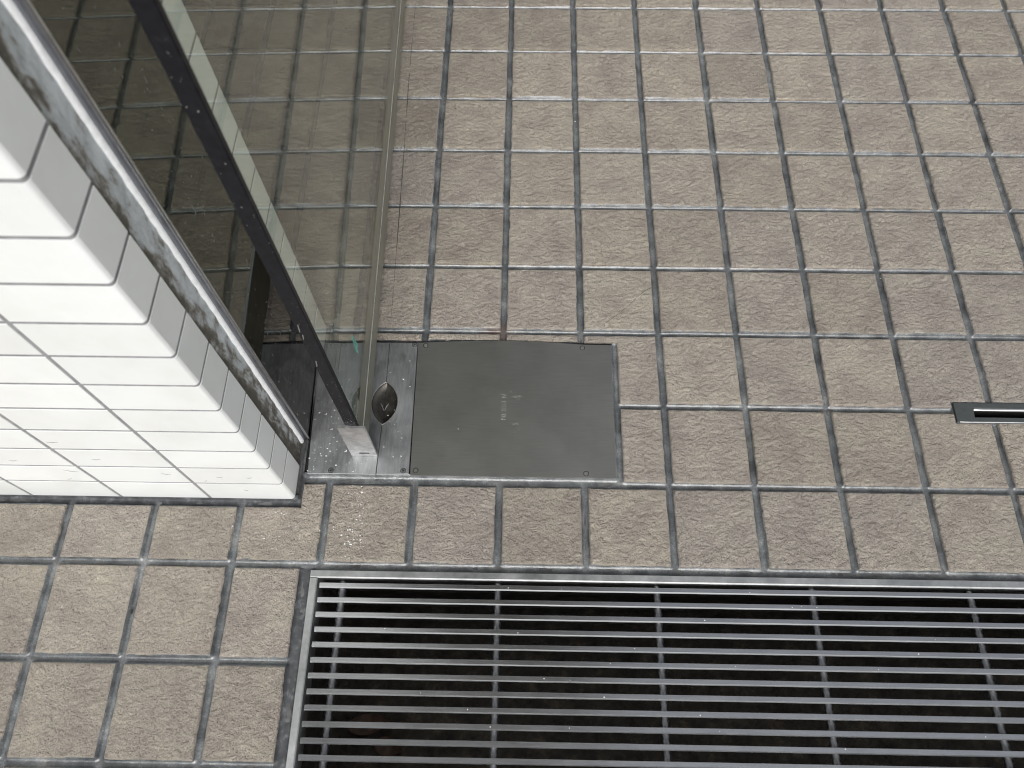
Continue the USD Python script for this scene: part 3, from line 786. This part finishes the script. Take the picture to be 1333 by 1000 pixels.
# drain pit
pz = -0.15
gxn, gyn = 130, 50
X, Y = np.meshgrid(np.linspace(PIT[0], PIT[1], gxn), np.linspace(PIT[2], PIT[3], gyn), indexing="ij")
PP = np.stack([X, Y, X * 0], -1)
Z = pz + 0.02 * meshkit.fbm(PP * 25, 4, 6) + 0.004 * meshkit.fbm(PP * 140, 2, 7)
idx = np.arange(gxn * gyn).reshape(gxn, gyn)
q = np.stack([idx[:-1, :-1], idx[1:, :-1], idx[1:, 1:], idx[:-1, 1:]], -1).reshape(-1, 4)
pitm = [trimesh.Trimesh(np.dstack([X, Y, Z]).reshape(-1, 3), np.vstack([q[:, [0, 1, 2]], q[:, [0, 2, 3]]]), process=False)]
w_ = 0.004
pitm += [bx(PIT[0] - w_, PIT[0], PIT[2], PIT[3], pz - 0.01, -0.0305), bx(PIT[1], PIT[1] + w_, PIT[2], PIT[3], pz - 0.01, -0.0305), bx(PIT[0], PIT[1], PIT[3], PIT[3] + w_, pz - 0.01, -0.0305), bx(PIT[0], PIT[1], PIT[2] - w_, PIT[2], pz - 0.01, -0.0305)]
obj("drain_pit", cat(pitm), "pit_earth", kind="structure")


def leaf(x, y, L, W, a, label):
    t = np.linspace(0, 1, 12)
    V, F = [], []
    for i, s_ in enumerate(t):
        w = W * math.sin(math.pi * s_ ** 0.8) ** 0.8 + 0.0004
        for k, o in enumerate((-1, -0.5, 0, 0.5, 1)):
            V.append((L * (s_ - 0.5), o * w, 0.004 * abs(o) ** 1.5 + 0.006 * (s_ - 0.5) ** 2 * 4 + 0.0012 * math.sin(9 * s_ + o)))
        if i:
            b = 5 * (i - 1)
            for k in range(4):
                F += [[b + k, b + 5 + k, b + 6 + k], [b + k, b + 6 + k, b + 1 + k]]
    V = np.array(V)
    c, s_ = math.cos(a), math.sin(a)
    V = np.c_[x + V[:, 0] * c - V[:, 1] * s_, y + V[:, 0] * s_ + V[:, 1] * c, pz + 0.019 + V[:, 2]]
    t_ = trimesh.Trimesh(V, np.array(F), process=False)
    if t_.face_normals[:, 2].mean() < 0:
        t_.invert()
    obj("dead_leaf", t_, "dead_leaf", smooth=True, label=label, cat="leaf", group=None)


leaf(-0.150, -0.258, 0.052, 0.011, 0.15, "curled reddish brown dead leaf in the drain, the longer and farther of two")
leaf(-0.125, -0.282, 0.034, 0.010, -0.2, "small brown dead leaf in the drain, nearer the bottom edge of the picture")

# ------------------------------------------------------------------ flush black floor slot at the right
sp = thing("floor_slot", "flush dark grey slot plate with a bright-lipped black slot, let into the tiles at right", "floor slot")
outer = sbox(0.5546, 0.0862, 0.720, 0.1110)
inner = sbox(0.5770, 0.0918, 0.700, 0.1044)
obj("slot_plate", bevel_prism(outer.difference(sbox(0.5770, 0.0918, 0.720, 0.1044)), -0.006, 0.0006, 0.0003), "slot_steel", sp)
obj("slot_end", bx(0.7003, 0.720, 0.0920, 0.1042, -0.006, 0.0004), "slot_steel", sp)
obj("slot_well", cat([bx(0.5762, 0.7003, 0.0910, 0.0916, -0.045, -0.0003), bx(0.5762, 0.7003, 0.1046, 0.1052, -0.045, -0.0063), bx(0.5762, 0.5768, 0.0910, 0.1052, -0.045, -0.0063), bx(0.5762, 0.7003, 0.0910, 0.1052, -0.047, -0.0453)]), "black_gap", sp)
t = np.linspace(0.5780, 0.6995, 12)
obj("slot_lip", tube(np.c_[t, np.full(12, 0.1024), np.full(12, -0.0010)], 0.0020, 10), "slot_lip", sp, smooth=True)
t = np.linspace(0.5580, 0.7195, 12)
obj("edge_bead", tube(np.c_[t, np.full(12, 0.0857), np.full(12, -0.0002)], 0.0007, 8), "slot_lip", sp, smooth=True)

# ------------------------------------------------------------------ small things: grit, scratches, the door's painted shadow line, splashes of paint
pb = trimesh.creation.icosphere(2, 0.0022)
pb.vertices *= np.array([0.75, 1.3, 0.8]) * (0.8 + 0.4 * meshkit.noise(pb.vertices * 900, 2))[:, None]
pb.apply_translation([-0.4005, -0.1545, -0.0012])
obj("pebble", pb, "stone_and_shadow", smooth=True, label="tiny black stone lodged in a tile joint left of the grate", cat="stone")
sc = []


def scratch_or_shadow(pts, w, seed):
    pts = np.array(pts, float)
    t = np.linspace(0, 1, 26)
    px = np.interp(t, np.linspace(0, 1, len(pts)), pts[:, 0])
    py = np.interp(t, np.linspace(0, 1, len(pts)), pts[:, 1]) + 0.0010 * (meshkit.noise(np.c_[t * 14, t * 0, t * 0], seed) - 0.5)
    return tube(np.c_[px, py, np.full(26, 0.0001)], w * np.sin(np.pi * (0.04 + 0.92 * t)) * (0.5 + meshkit.noise(np.c_[t * 9, t * 0, t * 0], seed + 1)), 6)


obj("sweep_mark", cat([scratch_or_shadow([(-0.1462, 0.208), (-0.1480, 0.32), (-0.1510, 0.48), (-0.1555, 0.66), (-0.1575, 0.86)], 0.00045, 31)]), "stone_and_shadow", floor)  # dark strip laid on the tiles as the door's shadow line
obj("scratches", cat([scratch_or_shadow([(0.128, 0.215), (0.155, 0.237), (0.185, 0.268), (0.208, 0.281)], 0.0006, 1), scratch_or_shadow([(0.440, 0.370), (0.50, 0.384), (0.56, 0.383)], 0.0003, 4), scratch_or_shadow([(0.36, 0.365), (0.43, 0.378)], 0.0002, 6)]), "moss_scratch", floor, kind="stuff")

spk = []
rs = np.random.default_rng(21)


def speck(x, y, z, rad):
    n_ = 7
    a = np.linspace(0, 2 * np.pi, n_, endpoint=False) + rs.uniform(0, 1)
    rr = rad * rs.uniform(0.6, 1.25, n_)
    el = rs.uniform(0.7, 1.5)
    V = np.vstack([np.c_[x + rr * np.cos(a) * el, y + rr * np.sin(a), np.full(n_, z)], np.c_[x + 0.5 * rr * np.cos(a) * el, y + 0.5 * rr * np.sin(a), np.full(n_, z + 0.3 * rad)]])
    F = []
    for i in range(n_):
        j = (i + 1) % n_
        F += [[i, j, n_ + j], [i, n_ + j, n_ + i]]
        if 0 < i < n_ - 1:
            F.append([n_, n_ + i, n_ + i + 1])
    return trimesh.Trimesh(V, np.array(F), process=False)


def scatter(n, cx, cy, sx, sy, z, r0, r1, lim):
    k = 0
    while k < n:
        x, y = rs.normal(cx, sx), rs.normal(cy, sy)
        if lim[0] < x < lim[1] and lim[2] < y < lim[3]:
            spk.append(speck(x, y, z, r0 + (r1 - r0) * rs.uniform() ** 4))
            k += 1


scatter(240, -0.198, 0.045, 0.025, 0.045, 0.00085, 0.00015, 0.0010, (-0.230, -0.148, 0.009, 0.182))
scatter(45, -0.13, 0.09, 0.02, 0.06, 0.00085, 0.00022, 0.0010, (-0.141, -0.11, 0.009, 0.182))
scatter(7, 0.0, 0.09, 0.06, 0.05, 0.0022, 0.0002, 0.0007, (-0.09, 0.12, 0.02, 0.17))
scatter(110, -0.163, -0.050, 0.007, 0.030, 0.0006, 0.0003, 0.0014, (-0.19, -0.14, -0.093, -0.006))
scatter(90, -0.235, -0.062, 0.035, 0.016, 0.0006, 0.0002, 0.0010, (-0.31, -0.14, -0.093, -0.037))
scatter(40, 0.1, 0.3, 0.4, 0.25, 0.0007, 0.0003, 0.0009, (-0.4, 0.8, 0.21, 0.8))
for i in range(26):
    k = rs.integers(0, 11)
    spk.append(speck(rs.uniform(-0.15, 0.56), -0.1192 - 0.01575 * k - rs.uniform(0.001, 0.0038), -0.0004, rs.uniform(0.0003, 0.0008)))
obj("paint_specks", cat(spk), "white_paint", label="scattered white specks of dried paint, thickest on the pivot plate and the tiles below it", cat="paint specks", kind="stuff")

# ------------------------------------------------------------------ out of view: overhead slab sized for the light, inner walls added for shade
obj("inner_wall", cat([bx(-0.95, -0.80, 0.212, 3.0, 0.001, 2.457), bx(-0.80, 0.40, 2.9, 3.0, 0.001, 2.457)]), "plaster", kind="structure")  # unseen walls added to darken the floor behind the glass
obj("soffit", bx(-2.2, 0.36, -0.42, 3.1, 2.46, 2.60), "plaster", kind="structure")  # unseen slab, its extent set to shape the light below
